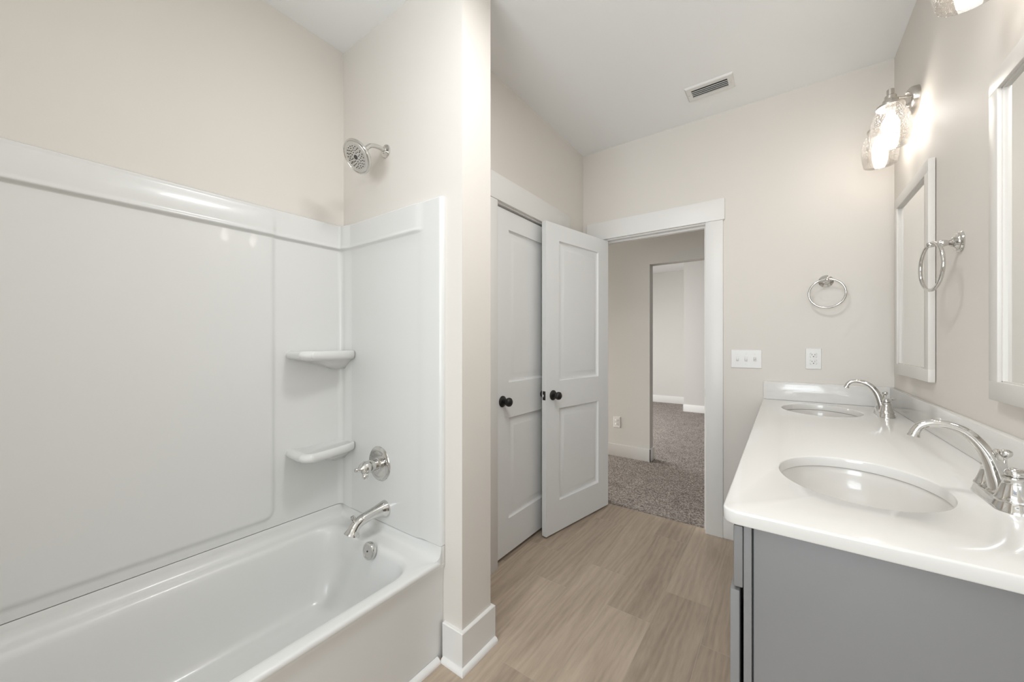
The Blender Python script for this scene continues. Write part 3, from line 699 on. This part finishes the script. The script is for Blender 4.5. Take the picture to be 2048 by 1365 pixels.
# ------------------------------------------------------------------ TOWEL RINGS
def towel_ring(loc, out, label, swing=0):
    # local +Y out of the wall, local X along it
    rz = math.atan2(out[1], out[0])-PI/2
    t_ = thing('towel_ring', loc, label, 'towel ring', 'chrome towel rings', rz=rz)
    mt = rot_to((0, 1, 0))
    b = MB(); b.lathe([(0, 0), (.0335, 0), (.0345, .003), (.033, .006), (.0285, .008), (.0285, .011), (.0275, .013), (.022, .0155), (.0165, .0185), (.0145, .022), (0, .022)], 40, mt); b.build('rosette', M['chrome'], t_, local=True)
    b = MB(); b.lathe([(0, .020), (.0125, .020), (.0135, .0225), (.0115, .0255), (.0085, .029), (.0105, .036), (.0115, .041), (.0095, .047), (.0068, .051), (.0068, .056), (.0085, .060), (.010, .066), (.0095, .073), (.006, .078), (0, .080)], 28, mt); b.build('post', M['chrome'], t_, local=True)
    R = .0785; cz = -R+.004
    b = MB(); pts = []
    for i in range(56):
        a = 2*PI*i/56; x = R*math.sin(a); z = cz+R*math.cos(a)
        pts.append((x*math.cos(swing), .067+x*math.sin(swing)-(z-cz-R)*0, z))
    b.tube(pts, .0055, 14, closed=True); b.build('ring', M['chrome'], t_, local=True)
    return t_
towel_ring((.190, YB, 1.598), (0, -1), 'chrome towel ring on the end wall above the outlet')
towel_ring((XR, 1.842, 1.580), (-1, 0), 'chrome towel ring on the vanity wall between the two mirrors', .12)

# ------------------------------------------------------------------ SWITCHES AND OUTLETS (local: +X along the wall, wall at y=0, out along -Y)
sw_ = thing('light_switch', (-.193, YB, 1.151), 'white triple toggle switch plate beside the doorway casing', 'light switch')
b = MB(); b.loft([[(x*(1-i/.08), y, z*(1-i/.06)) for x, z in ((-.082, -.0575), (.082, -.0575), (.082, .0575), (-.082, .0575))] for i, y in ((0, 0), (0, -.0025), (.003, -.0055))], True, True); pl = b.build('switch_plate', M['plastic'], sw_, local=True)
for k_ in (-1, 0, 1):
    b = MB(); x = k_*.046
    b.box(x-.0085, x+.0085, -.0062, -.005, -.014, .014, bev=.0005)
    up = 1 if k_ == 1 else -1
    b.box(x-.005, x+.005, -.015, -.005, -.011 if up < 0 else -.002, .002 if up < 0 else .011, bev=.0015)
    b.build('toggle', M['plastic'], sw_, local=True)
    for z in (-.030, .030):
        b = MB(); b.lathe([(0, 0), (.0032, 0), (.0026, .001), (0, .0012)], 12, Matrix.Translation((x, -.0053, z)) @ rot_to((0, -1, 0)))
        b.build('screw', M['plastic'], pl, local=True)
def outlet(loc, label):
    o = thing('wall_outlet', loc, label, 'outlet', 'white duplex outlets')
    b = MB(); b.loft([[(x*(1-i/.04), y, z*(1-i/.06)) for x, z in ((-.036, -.0595), (.036, -.0595), (.036, .0595), (-.036, .0595))] for i, y in ((0, 0), (0, -.0025), (.0025, -.0055))], True, True); b.build('outlet_plate', M['plastic'], o, local=True)
    for zc in (-.0195, .0195):
        b = MB()
        def rr(s_, y): return [(max(-.0165, min(.0165, .0175*math.cos(a*PI/16)*s_)), y, zc+max(-.0135, min(.0135, .0175*math.sin(a*PI/16)*s_))) for a in range(32)]
        b.loft([rr(1, -.005), rr(1, -.0068), rr(.95, -.0073)], True, True); s_ = b.build('socket_face', M['plastic'], o, local=True)
        b = MB(); b.box(-.0075, -.0055, -.0078, -.0070, zc+.000, zc+.008); b.box(.0055, .0072, -.0078, -.0070, zc+.001, zc+.007)
        b.lathe([(0, 0), (.0026, 0), (.0026, .0006), (0, .0006)], 14, Matrix.Translation((0, -.0072, zc-.0065)) @ rot_to((0, -1, 0))); b.build('slots', M['nozzle'], s_, local=True)
        # a dark outline ring around the socket face
        b = MB(); b.loft([rr(1.0, -.00562), rr(1.08, -.00562)]); b.build('socket_gap', M['caulk'], s_, local=True)
    return o
outlet((.135, YB, 1.160), 'white duplex outlet on the bathroom end wall above the backsplash')
outlet((-1.498, YH, .377), 'white duplex outlet low on the hall wall seen through the doorway')

# ------------------------------------------------------------------ CEILING VENT
cv = thing('ceiling_vent', (-.352, 2.444, H), 'white louvred ceiling vent', 'vent')
vx, vy = .124, .071; ox, oy = .093, .036
b = MB()
def rc(x, y, z): return [(-x, -y, z), (x, -y, z), (x, y, z), (-x, y, z)]
b.loft([rc(vx, vy, 0), rc(vx-.001, vy-.001, -.003), rc(vx-.008, vy-.008, -.0085), rc(ox+.002, oy+.002, -.0085), rc(ox, oy, -.007), rc(ox, oy, -.0005)]); fr = b.build('vent_frame', M['plastic'], cv, local=True)
b = MB(); b.box(-ox, ox, -oy, oy, -.0016, -.0006); b.build('throat_shade_sheet', M['dark'], cv, local=True)  # flat dark sheet painting the shade of the vent opening
for i in range(4):
    y = -oy+.016+i*.0172; b = MB(); b.box(-ox, ox, -.0006, .0006, -.0030, .0030, mtx=Matrix.Translation((0, y, -.0068)) @ Matrix.Rotation(math.radians(-15), 4, 'X')); b.build('louvre', M['plastic'], cv, local=True)
for x in (-.108, .108):
    b = MB(); b.lathe([(0, 0), (.0035, 0), (.003, .0012), (0, .0014)], 12, Matrix.Translation((x, 0, -.0085)) @ rot_to((0, 0, -1))); b.build('screw', M['nickel'], fr, local=True)

# ------------------------------------------------------------------ CEILING LAMP (behind the camera, out of view)
cl = thing('ceiling_lamp', (-.36, .84, H), 'round flush ceiling lamp above the camera', 'ceiling lamp')
b = MB(); b.lathe([(0, 0), (.19, 0), (.19, -.02), (.18, -.03), (0, -.03)], 40); b.build('lamp_base', M['nickel'], cl, local=True)
b = MB(); b.lathe([(0, -.03), (.175, -.03), (.17, -.045), (.13, -.06), (0, -.068)], 40); b.build('diffuser', M['diffuser'], cl, local=True)
